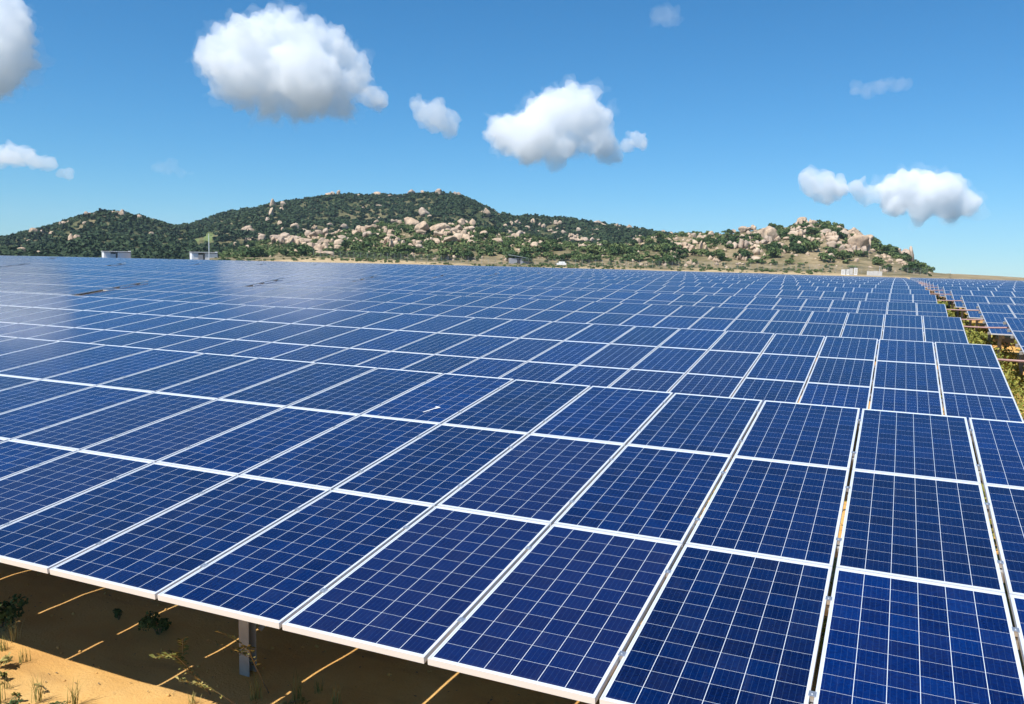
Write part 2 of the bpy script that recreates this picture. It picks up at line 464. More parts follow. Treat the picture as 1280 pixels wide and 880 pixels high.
# the plain: one sheet out to the horizon, finer near the camera
def axis(lo, hi, fine_lo, fine_hi, step, grow=1.18):
    a = list(np.arange(fine_lo, fine_hi + 1e-6, step)); s = step
    while a[-1] < hi: s *= grow; a.append(a[-1] + s)
    s = step
    while a[0] > lo: s *= grow; a.insert(0, a[0] - s)
    return np.array(a)
gx = axis(-2600, 1800, -12, 10, 0.12); gy = axis(-300, 2600, -4, 12, 0.12)
GX, GY = np.meshgrid(gx, gy)
GZ = plain(GX, GY)
near = np.exp(-np.maximum(np.hypot(GX + 2, GY - 3) - 14, 0) / 6)
P3 = np.stack([GX, GY, GX * 0], -1)
GZ = GZ + near * (0.035 * fbm(P3 * 0.8, 3) + 0.012 * fbm(P3 * np.array([1.2, 4.0, 1]), 2))
def grid_faces(ny, nx):
    i = np.arange(ny - 1)[:, None] * nx + np.arange(nx - 1)[None]
    return np.stack([i, i + 1, i + nx + 1, i + nx], -1).reshape(-1, 4)
g = link('ground', mesh_np('ground', np.stack([GX, GY, GZ], -1).reshape(-1, 3), grid_faces(len(gy), len(gx)), [M['sand']], smooth=True))
tag(g, kind='structure')

# hills: one sheet rising behind the field
haz = px_az(np.linspace(-150, 1440, 560)); hr = np.concatenate([np.linspace(236, 340, 26), np.linspace(346, 1100, 120), np.linspace(1120, 1500, 14)])
HA, HRR = np.meshgrid(haz, hr)
HX, HY = CAM_C[0] + np.sin(HA) * HRR, CAM_C[1] + np.cos(HA) * HRR
HZ, HB = terrain(HX, HY)
HZ = np.where(HB < 0, HZ - 0.6, HZ)
HZ = np.maximum(HZ, -120)
hm = mesh_np('hills', np.stack([HX, HY, HZ], -1).reshape(-1, 3), grid_faces(len(hr), len(haz)), [M['hill']], smooth=True)
HPX = pix(np.stack([HX, HY, HZ], -1))
gr = np.where(HB <= 1, 0.75, np.where(HB == 2, 0.40, np.where(HB == 3, 0.30, -0.5)))
at = hm.attributes.new('green', 'FLOAT', 'POINT'); at.data.foreach_set('value', gr.ravel().astype(np.float32))
at = hm.attributes.new('sandstrip', 'FLOAT', 'POINT'); at.data.foreach_set('value', np.clip((306 - HRR) / 16 + 0.8 * fbm(np.stack([HX, HY, HX * 0], -1) * 0.06, 3), 0, 1).ravel().astype(np.float32))
def meadow_mask(px, py):
    return np.maximum(np.exp(-(((px - 261) / 7) ** 2 + ((py - 296.5) / 5) ** 2) ** 2), np.exp(-(((px - 247) / 4.5) ** 2 + ((py - 301) / 2.5) ** 2) ** 2))
at = hm.attributes.new('meadow', 'FLOAT', 'POINT'); at.data.foreach_set('value', (meadow_mask(HPX[..., 0], HPX[..., 1]) * (HRR < 960)).ravel().astype(np.float32))
tag(link('hills', hm), kind='structure')

def hit(px, py, rmin=250, rmax=1100):
    """where the line of sight of a pixel meets the hills"""
    d = ray(px, py); dh = np.hypot(d[0], d[1]); r = np.arange(rmin, rmax, 1.5)
    X = CAM_C[0] + d[0] / dh * r; Y = CAM_C[1] + d[1] / dh * r; Z = CAM_C[2] + d[2] / dh * r
    z, b = terrain(X, Y)
    k = np.nonzero(Z <= z)[0]
    if not len(k): return None
    k = k[0]; return np.array([X[k], Y[k], z[k]]), r[k], b[k]

# ------------------------------------------------------------------ solar tables
TH = 0.11948; UP = 1.02; VP = 1.9725; PW, PH = 0.995, 1.956
PITCH = 9.172; NC = 31; TL = NC * UP; XL = 5.085; XR = 6.17; H0 = 1.15
CT, ST = math.cos(TH), math.sin(TH)

def panel_mesh():
    b = MB(); e = 0.008
    fx0, fx1, fy0, fy1 = e / PW, 1 - e / PW, e / PH, 1 - e / PH
    b.quad([(e, e, -0.003), (PW - e, e, -0.003), (PW - e, PH - e, -0.003), (e, PH - e, -0.003)], 0, [(fx0, fy0), (fx1, fy0), (fx1, fy1), (fx0, fy1)])
    b.quad([(e, PH - e, -0.008), (PW - e, PH - e, -0.008), (PW - e, e, -0.008), (e, e, -0.008)], 1)
    return b.mesh('solar_panel', [M['cells'], M['back']])
def frame_mesh():
    b = MB(); w = 0.0115; h = 0.040
    b.box((0, 0, -h), (PW, w, 0)); b.box((0, PH - w, -h), (PW, PH, 0))
    b.box((0, w, -h), (w, PH - w, 0), skip='ns'); b.box((PW - w, w, -h), (PW, PH - w, 0), skip='ns')
    return b.mesh('frame', [M['alu']])
def clamp_mesh():
    b = MB()
    b.box((-0.011, -0.022, -0.03), (0.011, 0.022, 0.0)); b.box((-0.0185, -0.024, 0.0015), (0.0185, 0.024, 0.0045))
    b.tube([(0, 0, 0.0045), (0, 0, 0.010)], 0.006, 0, 6)
    return b.mesh('clamp', [M['clamp']])
def framed_quads(b, ox, oy, iu, iv, T):
    """one panel with its frame, inside a whole-table mesh"""
    w = 0.0115; h = 0.04
    def P(x, y, z): return tuple(T @ Vector((ox + x, oy + y, z)))
    b.quad([P(w, w, -0.003), P(PW - w, w, -0.003), P(PW - w, PH - w, -0.003), P(w, PH - w, -0.003)], 0,
           [(iu + w / PW, iv + w / PH), (iu + 1 - w / PW, iv + w / PH), (iu + 1 - w / PW, iv + 1 - w / PH), (iu + w / PW, iv + 1 - w / PH)])
    o = [(0, 0), (PW, 0), (PW, PH), (0, PH)]; i = [(w, w), (PW - w, w), (PW - w, PH - w), (w, PH - w)]
    for k in range(4):
        a, c = o[k], o[(k + 1) % 4]; d, f = i[(k + 1) % 4], i[k]
        b.quad([P(*a, 0), P(*c, 0), P(*d, 0), P(*f, 0)], 1)
        b.quad([P(*a, -h), P(*c, -h), P(*c, 0), P(*a, 0)], 1)
def single_panel_mesh():
    b = MB(); framed_quads(b, 0, 0, 0, 0, Matrix.Identity(4))
    b.quad([(0.0115, PH - 0.0115, -0.03), (PW - 0.0115, PH - 0.0115, -0.03), (PW - 0.0115, 0.0115, -0.03), (0.0115, 0.0115, -0.03)], 1)
    return b.mesh('solar_panel', [M['cells'], M['alu']])

TT = Matrix.Translation((0, 0, H0)) @ Matrix.Rotation(TH, 4, 'X')
SP = [r * VP + o for r in range(3) for o in (0.42, 1.53)]
def purlin(b, s, side):
    x0, x1 = (-TL + 0.03, -0.045) if side == 'left' else (-TL - 0.045, 0.05)
    b.box((x0, s - 0.03, -0.115), (x1, s + 0.03, -0.042), 0, TT)
def rafter(b, x):
    b.box((x - 0.035, 0.30, -0.215), (x + 0.035, 5.66, -0.117), 0, TT)
def post(b, x, y):
    zt = H0 + y * math.tan(TH) - 0.20
    # open C-section
    b.box((x - 0.05, y - 0.045, -0.25), (x - 0.044, y + 0.045, zt)); b.box((x - 0.044, y - 0.045, -0.25), (x + 0.05, y - 0.039, zt))
    b.box((x - 0.044, y + 0.039, -0.25), (x + 0.05, y + 0.045, zt))
def brace(b, x):
    b.tube([(x + 0.06, 1.28, 0.35), (x + 0.06, 3.0, H0 + 3.0 * math.tan(TH) - 0.2)], 0.022, 0, 6)
PX = {'left': [-2.4 - 4 * i for i in range(8)], 'right': [-TL + 0.4 + 4 * i for i in range(8)]}
def merged_support(side):
    b = MB()
    for s in SP: purlin(b, s, side)
    for x in PX[side]: rafter(b, x); post(b, x, 1.2); post(b, x, 4.7); brace(b, x)
    return b.mesh('support_frame', [M['steel']])
def table_panels_mesh():
    b = MB()
    for r in range(3):
        for c in range(NC): framed_quads(b, -(c + 1) * UP + 0.0125, r * VP + 0.008, c, r, TT)
    return b.mesh('panel_array', [M['cells'], M['alu']])
ME_panel, ME_frame, ME_clamp, ME_single = panel_mesh(), frame_mesh(), clamp_mesh(), single_panel_mesh()
ME_array = table_panels_mesh(); ME_sup = {s: merged_support(s) for s in PX}
def one(f, *a):
    b = MB(); f(b, *a); return b.mesh(f.__name__, [M['steel']])
ME_purlin = {q: [one(purlin, s, q) for s in SP] for q in PX}
ME_parts = {s: ([one(rafter, x) for x in PX[s]], [one(post, x, y) for x in PX[s] for y in (1.2, 4.7)], [one(brace, x) for x in PX[s]]) for s in PX}

ORD = ['first', 'second', 'third', 'fourth', 'fifth', 'sixth', 'seventh', 'eighth', 'ninth', 'tenth', 'eleventh', 'twelfth', 'thirteenth',
       'fourteenth', 'fifteenth', 'sixteenth', 'seventeenth', 'eighteenth', 'nineteenth', 'twentieth', 'twenty-first', 'twenty-second',
       'twenty-third', 'twenty-fourth', 'twenty-fifth', 'twenty-sixth']
def table(k, j, side):
    xr = XL - j * (TL + 0.13) if side == 'left' else XR + TL + j * (TL + 0.13)
    yk = k * PITCH; dz = 0.07 * min(j, 3) if side == 'left' else 0.05
    ym = yk + 2.9
    z0, z1 = float(plain(xr - TL, ym)), float(plain(xr, ym))
    jit = 0 if k < 3 else random.uniform(-0.025, 0.025)
    t = empty('solar_table', (xr, yk, z1 + dz + jit), (0, -math.atan2(z1 - z0, TL), 0))
    where = ('left of the weedy aisle' if side == 'left' else 'right of the weedy aisle')
    if k == 0 and side == 'left':
        lab = 'nearest blue solar table, its white front edge casting shade on the sand'
    else:
        lab = 'blue solar table, %s row from the front, %s %s' % (ORD[k], ORD[j], where)
    tag(t, lab, 'solar table', 'solar tables standing in rows on the plain')
    detail = (side == 'left' and ((j == 0 and k <= 6) or (j == 1 and k <= 4))) or (side == 'right' and j == 0 and 1 <= k <= 5)
    if detail:
        fine = side == 'left' and j == 0 and k <= 1
        for r in range(3):
            for c in range(NC):
                x, s = -(c + 1) * UP + 0.0125, r * VP + 0.008
                loc = (x, s * CT, H0 + s * ST); rot = (TH, 0, 0)
                if fine:
                    # mounting play of a millimetre or two per panel
                    rot = (TH + random.uniform(-.0012, .0012), random.uniform(-.0012, .0012), 0)
                    p = link('solar_panel', ME_panel, t, loc, rot)
                    link('frame', ME_frame, p)
                    if c > 0 and c < 20:
                        for yy in (0.44, 1.50): link('clamp', ME_clamp, p, (PW + 0.0125, yy, 0))
                else:
                    link('solar_panel', ME_single, t, loc, (TH + random.uniform(-.0015, .0015), random.uniform(-.0015, .0015), 0))
        for me in ME_purlin[side]: link('purlin', me, t)
        for n, ms in zip(('rafter', 'post', 'brace'), ME_parts[side]):
            for me in ms: link(n, me, t)
    else:
        link('panel_array', ME_array, t)
        link('support_frame', ME_sup[side], t)

NROW = 25
for k in range(NROW):
    for side in ('left', 'right'):
        for j in range(14):
            if side == 'right' and (k < 1 or j > 1): continue
            xr = XL - j * (TL + 0.13) if side == 'left' else XR + TL + j * (TL + 0.13)
            pts = np.array([(xr - TL * a, k * PITCH + 5.87 * b_, 1.6) for a in np.linspace(0, 1, 12) for b_ in (0, 1)])
            pts[:, 2] += plain(pts[:, 0], pts[:, 1])
            q = pix(pts); vis = ((q[:, 2] > 0.5) & (q[:, 0] > -6) & (q[:, 0] < 1286) & (q[:, 1] < 890)).any()
            if vis or (side == 'right' and j == 0 and k == 1): table(k, j, side)

# red conduits bridging the aisle between the tables
def pipe(k, s, sag, lab):
    y = k * PITCH + s * CT; z = H0 + s * ST - 0.10 + float(plain(5.6, y))
    x0, x1 = XL - 0.55, XR + 0.45
    b = MB(); n = 14; wob = random.uniform(-0.03, 0.03)
    b.tube([(x0 + (x1 - x0) * i / n, y + wob * math.sin(i * 0.8), z - sag * 4 * (i / n) * (1 - i / n) + 0.02 * i / n) for i in range(n + 1)], 0.022, 0, 8)
    me = b.mesh('conduit_pipe', [M['pipe']], smooth=True)
    tag(link('conduit_pipe', me), lab, 'pipe', 'red conduits crossing the aisle')
for k in range(1, 13):
    pipe(k, 5.25, random.uniform(0.02, 0.06), 'faded red conduit bridging the aisle at the upper edge of the %s row' % ORD[k])
for k in (3,):
    pipe(k, 3.3, random.uniform(0.0, 0.05), 'lower faded red conduit bridging the aisle halfway up the %s row' % ORD[k])

# bird dropping on a panel of the front table
_n = np.array([0, -ST, CT]); _o = np.array([XL, 0, H0]); _dd = ray(541, 512); _t = (_n @ (_o - CAM_C)) / (_n @ _dd); _X = CAM_C + _t * _dd
b = MB()
for (u0, v0, u1, v1, wd) in ((-0.055, -0.12, 0.0, 0.05, 0.007), (0.0, 0.05, 0.03, 0.11, 0.015), (0.03, 0.10, -0.03, 0.12, 0.010)):
    a_ = math.atan2(v1 - v0, u1 - u0); nx, ny = -math.sin(a_) * wd, math.cos(a_) * wd
    b.quad([(u0 - nx, v0 - ny, 0.001), (u1 - nx, v1 - ny, 0.001), (u1 + nx, v1 + ny, 0.0016), (u0 + nx, v0 + ny, 0.0016)])
tag(link('bird_dropping', b.mesh('bird_dropping', [M['guano']]), None, tuple(_X), (TH, 0, 0)), 'small white bird dropping streaked on a panel of the front table', 'bird dropping')

# ------------------------------------------------------------------ rocks
def block(r, seed, sub=3):
    V, F = ico(sub)
    for _ in range(9 + int(r.integers(8))):  # split faces of granite
        n = r.normal(size=3); n[2] *= 0.7; n /= np.linalg.norm(n); c = r.uniform(0.45, 0.9)
        d = V @ n; V = V - np.maximum(d - c, 0)[:, None] * n * (0.99 if seed % 2 else 0.92)
    V = V * (1 + 0.13 * fbm(V * 2.3 + seed * 7.1, 4))[:, None]
    return V, F
def rock_shape(seed, n=1):
    r = np.random.default_rng(seed); Vs, Fs, o = [], [], 0
    for q in range(n):                       # an outcrop is several blocks parted by cracks
        V, F = block(r, seed + q * 31)
        if n > 1: V = V * np.array([r.uniform(.35, .62), r.uniform(.4, .7), r.uniform(.45, .95)]) + np.array([(q - (n - 1) / 2) * 0.62 + r.uniform(-.15, .15), r.uniform(-.3, .3), r.uniform(-.3, .25)])
        Vs.append(V); Fs.append(F + o); o += len(V)
    V, F = np.concatenate(Vs), np.concatenate(Fs)
    V = V - (V.max(0) + V.min(0)) / 2
    return V / (V.max(0) - V.min(0)), F       # unit box
ROCKS = [rock_shape(i) for i in range(9)]
OUTCROPS = [rock_shape(40 + i, 2 + i % 3) for i in range(9)]
ME_rock = [mesh_np('boulder', V, F, [M['rock']], smooth=False) for V, F in ROCKS]
ME_outcrop = [mesh_np('boulder', V, F, [M['rock']], smooth=False) for V, F in OUTCROPS]
BOULD = [(341,255,7,12),(339,266,6,12),(335,276,6,8),(354,256,6,8),(352,262,5,6),(350,279,6,6),(353,288,6,7),(371,283,6,8),(327.5,299,9,11),(312,300,9,6),(309,310,6,7),(295,306,8,6),
(357,297,26,9),(374,302,24,8),(396,293,20,9),(391.5,285,10,7),(380,288,10,4),(410,295,7,6),(412,303,12,8),(402,311,14,10),(382,311,13,8),(394.6,310,7,7),(405,317,18,6),(430.6,284,10,8),(444.7,290,18,10),(424,290,9,6),(435,299,18,6),
(471,278,8,6),(473.6,274,4,5),(466.6,284.7,15,6),(466,295,18,8),(480.6,297,14,8),(413,241,12,6),(423,242,4,8),(449,241,5,3),(472,239.5,10,5),(486.6,245,8,3),(473,258,8,4),(457,259.7,10,2.5),
(514.5,240,10,7),(529,240,7,5),(548,240.5,8,8),(568.4,241.5,8,5),(574,242,6,5),(530,266,13,13),(537,271,6,5),(515,278.5,13,11),(542,287,34,14),(564,299,34,13),(583,279,16,9),(582.5,287,20,8),(557.5,292,12,6),(570,292,14,6),
(604,294,9,9),(597,292.5,5,6),(482,297,26,8),(495,277,12,5),(607.5,266,9,11),(617,264,5,5),(637,297,18,8),(650,300,12,5),(656,293,16,7),(637,290,8,5),(667,277,4,7),(659,285,5,5),
(677.5,283,9,8),(693,279,15,7),(700,279,6,6),(665,278,4,7),(659.5,285,6,5),(655.6,293.7,18,7),(721,301.5,18,9),(730.6,301.5,10,9),(740,309,15,5),(749,308,8,6),(699,300,8,6),(742,294.5,10,4),(723,287.5,6,6),(694.7,292,10,5),
(747,276.5,10,5),(755,281,7,3),(772,282,9,5),(775,287.5,6,4),(829,289,6,4),
(937,283,12,7),(949,295,14,14),(962,295,14,17),(922,307,20,11),(946,315,8,10),(878,310.6,9,15),(856,309,18,8),(856,315,12,4),(876,298,9,8),(868,294.5,5,6),(888.6,292,8,6),(897,326,8,5),(907,322,7,5),(925,330,10,4),(977,307,8,5),(973,298.6,5,7),
(1002,276.5,10,8),(1010,279,9,9),(993.6,286,9,7),(991,293.6,11,8),(1017,279.6,8,8),(1030.5,280.5,12,6),(1042,292,24,9),(1065,297.7,18,10),(1073,307.5,18,18),(1081,309,10,16),(1017,302,8,10),(1021.5,303.5,6,7),(999,306,7,9),(1039,307,9,9),(1040,316.6,12,8),(1058,315,7,7),
(1124,312.5,12,7),(1134,320,11,18),(1139,322,6,12),(1112,326.5,5,6),(1107.6,314,7,6),(1124,326,8,5),(1145,334.6,4,6),(1012.5,310,5,9),(1052,311,7,8),(1048.6,286,14,6),(1061.7,289.5,14,7),
(42,289,9,8),(52.5,289.5,5,5),(80.6,279,12,5),(65.6,292,7,5),(93,298.5,14,12),(106,279,5,4),(112.5,267.5,12,5),(111,263,4,4),(144.5,265.6,9,4),(153,266.6,7,9),(174.5,272,7,7),(191,272,5,4),(26,313.5,9,7),(37.5,313.5,10,4),(53.5,316.5,12,4),(37.5,301,7,3),(172.6,318,8,5),(189.6,292,6,4)]
rocks_xy = []
def put_rock(px, py, w, h, label, group):
    q = None; dpy = h * 0.42
    while q is None and dpy < h * 0.42 + 16: q = hit(px, py + dpy); dpy += 1.2
    if q is None: return
    X, r, bz = q; dep = pix(X)[2]; big = (1.42 if w > 12 else 1.25) if (r < 500 and w > 8) else 1.1; sx, sz = big * w * dep / FPX, big * h * dep / FPX
    sy = 0.5 * (sx + sz) * random.uniform(0.8, 1.2)
    az = math.atan2(X[0] - CAM_C[0], X[1] - CAM_C[1])
    # lift it to where the pixel puts its middle, sunk into the slope behind
    zc = CAM_C[2] + r * float(tan_el(px, py))
    zc = max(min(zc, X[2] + sz * 0.46), X[2] + sz * 0.1)
    o = link('boulder', random.choice(ME_outcrop if (w > 11 and w > h * 1.25) or (w > 8 and random.random() < 0.5) else ME_rock), None, (X[0] + math.sin(az) * sy * 0.3, X[1] + math.cos(az) * sy * 0.3, zc),
             (random.uniform(-.12, .12), random.uniform(-.2, .2), -az + random.choice((0, math.pi)) + random.uniform(-.3, .3)), (sx * 1.04, sy, sz * 1.06))
    tag(o, label, 'boulder', group)
    rocks_xy.append((o.location.x, o.location.y, max(sx, sy) * 0.5))
SPECIAL = {(542,287,34,14): 'broad pale granite dome on the middle hill, upper of the two largest', (564,299,34,13): 'broad reddish granite dome above the trees of the middle hill, lower of the two largest',
           (1073,307.5,18,18): 'tall orange granite cliff below the right hill summit', (1134,320,11,18): 'tall blocky granite outcrop at the right end of the right hill',
           (962,295,14,17): 'tall rounded boulder, right one of the split pair on the right hill', (949,295,14,14): 'rounded boulder, left one of the split pair on the right hill',
           (937,283,12,7): 'pale smooth boulder alone on the skyline left of the right hill summit', (1002,276.5,10,8): 'rounded boulder crowning the summit of the right hill',
           (878,310.6,9,15): 'upright pointed boulder with a shaded right side on the right hill', (341,255,7,12): 'upright rock at the top of the bare streak on the ridge',
           (530,266,13,13): 'large grey rock face high on the wooded ridge', (42,289,9,8): 'pointed boulder on the lower left skyline of the left hill',
           (153,266.6,7,9): 'square boulder at the top of the left hill', (548,240.5,8,8): 'tallest rock knob on the top of the long ridge',
           (922,307,20,11): 'wide pale rock below the split pair on the right hill', (93,298.5,14,12): 'biggest rock cluster halfway up the left hill'}
def rock_class(px, py):
    if px < 250: return 'granite boulder among the woods of the left hill', 'boulders on the left hill'
    if py < 272 and px < 640 or (px < 380 and py < 292): return 'granite boulder among the woods high on the long ridge', 'boulders on the long ridge'
    if px < 655: return 'pale granite boulder on the rocky middle hill', 'boulders on the middle hill'
    if px < 830: return 'granite boulder on the wooded shoulder between the hills', 'boulders on the shoulder'
    return 'pale granite boulder on the scrubby right hill', 'boulders on the right hill'
for bq in BOULD:
    lab, grp = rock_class(bq[0], bq[1])
    put_rock(*bq, SPECIAL.get(bq, lab), grp)
# the massed outcrops low on the middle hill and over the right knoll
for (cx_, cy_, n_, sx_, sy_) in ((360, 300, 9, 24, 6), (405, 309, 9, 16, 5), (478, 298, 9, 18, 6), (545, 290, 8, 20, 6), (600, 297, 6, 16, 5), (505, 306, 6, 22, 5),
                                 (1040, 296, 12, 18, 9), (1000, 288, 8, 12, 8), (955, 302, 8, 22, 8), (865, 306, 7, 20, 8), (1070, 312, 8, 10, 8), (725, 300, 6, 22, 6)):
    for _ in range(n_):
        px, py = random.gauss(cx_, sx_ * 0.6), random.gauss(cy_, sy_ * 0.6)
        w = random.uniform(6, 15); h = w * random.uniform(0.42, 0.8)
        put_rock(px, py, w, h, *rock_class(px, py))
# the next largest, in clusters
cnt = 0
while cnt < 60:
    zone = random.random()
    if zone < 0.40: px, py = random.uniform(290, 660), random.uniform(278, 319)
    elif zone < 0.82: px, py = random.uniform(800, 1140), random.uniform(284, 332)
    else: px, py = random.uniform(630, 800), random.uniform(276, 310)
    if vnoise(np.array([px * 0.05, py * 0.1, 3.0])) < 0.18: continue
    w = random.uniform(3.8, 11.0); h = w * random.uniform(0.5, 0.95)
    lab, grp = rock_class(px, py)
    n0 = len(rocks_xy); put_rock(px, py, w, h, lab, grp); cnt += len(rocks_xy) - n0

def scatter(n, px0, px1, r0, r1, accept):
    out = []
    while len(out) < n:
        m = 4000
        px = rng.uniform(px0, px1, m); r = np.sqrt(rng.uniform(r0 ** 2, r1 ** 2, m)); az = px_az(px)
        x, y = CAM_C[0] + np.sin(az) * r, CAM_C[1] + np.cos(az) * r
        z, bb = terrain(x, y)
        ok = accept(x, y, z, bb, px, r)
        out += [tuple(v) for v in np.stack([x, y, z, bb], -1)[ok]]
    return np.array(out[:n])

# rubble: countless small stones, one object
V1, F1 = ico(1)
def bake(name, pts, size, shapes, mat, kindlabel, flat=(0.7, 1.0)):
    Vs, Fs, n = [], [], 0
    for i, p in enumerate(pts):
        V, F = shapes[rng.integers(len(shapes))]; s = size[i]; a = rng.uniform(0, 6.28)
        ca, sa = math.cos(a), math.sin(a); R = np.array([[ca, -sa, 0], [sa, ca, 0], [0, 0, rng.uniform(*flat)]])
        W = (V @ R.T) * s + p[:3]
        Vs.append(W); Fs.append(F + n); n += len(V)
    o = link(name, mesh_np(name, np.concatenate(Vs), np.concatenate(Fs), [mat]))
    tag(o, *kindlabel, kind='stuff'); return o
def noise2(x, y, s, k): return vnoise(np.stack([x * s, y * s, np.full_like(x, k)], -1))
pr = scatter(1700, 270, 1165, 316, 700, lambda x, y, z, b_, px, r: (((b_ == 2) | (b_ == 3)) & (r < 480) | (b_ == 1) & (px > 600) & (px < 840) & (rng.random(len(x)) < 0.4)) & (noise2(x, y, 0.03, 5.5) > rng.uniform(-0.3, 0.45, len(x))))
small = [block(np.random.default_rng(70 + q), 70 + q, 1) for q in range(8)]
bake('rubble', pr, rng.uniform(0.35, 1.5, len(pr)) ** 1.2, small, M['rock'], ('small pale stones strewn over the rocky hills', 'rubble'))

# ------------------------------------------------------------------ bushes and woods
def leaf_clump(seed, n, lumps=7, leaf=0.26):
    r = np.random.default_rng(seed); V = []
    cs = []
    for _ in range(lumps):
        a = r.uniform(0, 6.28); d = r.uniform(0.15, 0.62)
        cs.append((math.cos(a) * d, math.sin(a) * d, r.uniform(0.30, 0.75), r.uniform(0.28, 0.48)))
    for _ in range(n):
        cx, cy_, cz, rad = cs[r.integers(lumps)]
        d = r.normal(size=3); d /= np.linalg.norm(d); d[2] = abs(d[2]) if r.random() < 0.7 else d[2]
        c = np.array([cx, cy_, cz]) + d * rad * r.uniform(0.65, 1.08); c[2] = max(c[2], 0.03)
        nrm = d + r.normal(size=3) * 0.55; nrm /= np.linalg.norm(nrm)
        u = np.cross(nrm, r.normal(size=3)); u /= np.linalg.norm(u); v = np.cross(nrm, u)
        s = leaf * r.uniform(0.55, 1.25)
        V += [c - u * s * 0.5 - v * s * 0.3, c + u * s * 0.5 - v * s * 0.25, c + u * s * 0.35 + v * s * 0.4, c - u * s * 0.3 + v * s * 0.35]
    return np.array(V), np.arange(4 * n).reshape(-1, 4)
BUSH = [leaf_clump(100 + i, 420, 6 + i % 4, 0.24) for i in range(7)]
ME_bush = [mesh_np('bush', V, F, [M['bush']]) for V, F in BUSH]
rk = np.array(rocks_xy)
def free_of_rocks(x, y, m=0.6):
    d = np.hypot(x[:, None] - rk[None, :, 0], y[:, None] - rk[None, :, 1]) - rk[None, :, 2] * m
    return d.min(1) > 0
def acc_bush(b_id):
    def f(x, y, z, b_, px, r):
        dens = noise2(x, y, 0.022, 9.5) + 0.25
        low = np.where(r < 345, 0.35, 0.0)
        return (b_ == b_id) & (r < 478) & (r > 317) & (dens + low > rng.uniform(-0.6, 0.6, len(x))) & free_of_rocks(x, y)
    return f
for b_id, n, lab, grp in ((2, 135, 'dark green bush growing between boulders on the middle hill', 'bushes on the middle hill'), (3, 160, 'dark green bush growing on the scrubby right hill', 'bushes on the right hill')):
    px0, px1 = (275, 800) if b_id == 2 else (730, 1160)
    for p in scatter(n, px0, px1, 317, 478, acc_bush(b_id)):
        s = random.uniform(2.3, 4.0) * (1.15 if math.hypot(p[0], p[1]) < 345 else 0.95)
        o = link('bush', random.choice(ME_bush), None, (p[0], p[1], p[2] - 0.25), (0, 0, random.uniform(0, 6.28)), (s, s * random.uniform(0.85, 1.1), s * random.uniform(0.75, 1.05)))
        tag(o, lab, 'bush', grp)
LOWB = [leaf_clump(300 + i, 80, 5, 0.42) for i in range(8)]
def acc_small(x, y, z, b_, px, r):
    return ((b_ == 2) | (b_ == 3)) & (r < 485) & (r > 284) & (noise2(x, y, 0.03, 2.2) + np.where(r < 318, -0.25, 0.05) > rng.uniform(-0.55, 0.7, len(x))) & free_of_rocks(x, y, 0.5)
ps = scatter(4200, 270, 1165, 284, 485, acc_small)
bake('scrub', ps - np.array([0, 0, 0.2, 0]), rng.uniform(0.6, 2.3, len(ps)) * np.where(np.hypot(ps[:, 0], ps[:, 1]) < 318, 0.5, 1.0), LOWB, M['bush'], ('low green scrub covering the rocky middle and right hills', 'scrub'), (0.6, 1.0))
def acc_wood(x, y, z, b_, px, r):
    q = pix(np.stack([x, y, z], -1)); mead = meadow_mask(q[:, 0], q[:, 1]) < 0.3
    rocky = (px > 620) & (px < 850) & (noise2(x, y, 0.02, 4.4) > 0.5)
    return ((b_ == 0) | (b_ == 1) | ((px < 262) & (b_ < 2))) & (r < 980) & ((r > 430) | (px < 262)) & free_of_rocks(x, y, 0.7) & mead & ~rocky
pw = scatter(23000, -70, 1050, 365, 980, acc_wood)
bake('woods', pw - np.array([0, 0, 0.8, 0]), rng.uniform(1.9, 3.7, len(pw)), [leaf_clump(500 + i, 30, 4, 0.66) for i in range(8)], M['forest'], ('dense dark woods covering the far ridge and left hill', 'woods'), (0.7, 1.0))

# ------------------------------------------------------------------ buildings, fence and poles beyond the field
def at_px(px, r):
    az = float(px_az(px)); x, y = CAM_C[0] + math.sin(az) * r, CAM_C[1] + math.cos(az) * r
    return x, y, float(terrain(np.array([x]), np.array([y]))[0][0]), az
def z_at(px, py, r): return CAM_C[2] + r * float(tan_el(px, py))

def station(px, r, w, pytop, lab, yaw):
    x, y, z, az = at_px(px, r); H = z_at(px, pytop, r) - z
    t = empty('transformer_station', (x, y, z), (0, 0, -az + yaw)); tag(t, lab, 'building', 'white transformer stations at the far edge of the field')
    b = MB(); hw = w / 2
    b.box((-hw, 3.2, 0), (hw, 3.4, H - 0.15)); b.box((-hw, 0, 0), (-hw + 0.25 * w, 3.2, H - 0.45)); b.box((0.02 * w, 0, 0), (hw - 0.01, 3.2, H - 0.45), skip=())
    link('wall', b.mesh('wall', [M['white']]), t)
    b = MB(); b.box((hw, -0.05, 0), (hw + 0.15, 3.4, H + 0.2)); link('gable', b.mesh('gable', [M['grey']]), t)
    b = MB(); b.box((-hw - 0.2, -0.35, H - 0.14), (hw - 0.01, 3.45, H)); link('roof', b.mesh('roof', [M['white']]), t)
    b = MB(); b.box((-hw + 0.25 * w, 0.9, 0), (-0.04 * w, 1.05, H - 0.9)); link('parapet', b.mesh('parapet', [M['white']]), t)
    b = MB(); b.box((-hw + 0.26 * w, 2.9, H - 0.9), (0.0, 3.19, H - 0.46)); link('louvre', b.mesh('louvre', [M['dark']]), t)
station(147, 344, 9.0, 314.2, 'low white station building with open bay, left one of two', 0.22)
station(256, 322, 8.6, 315.2, 'low white station building with open bay, right one beside the mast', 0.22)

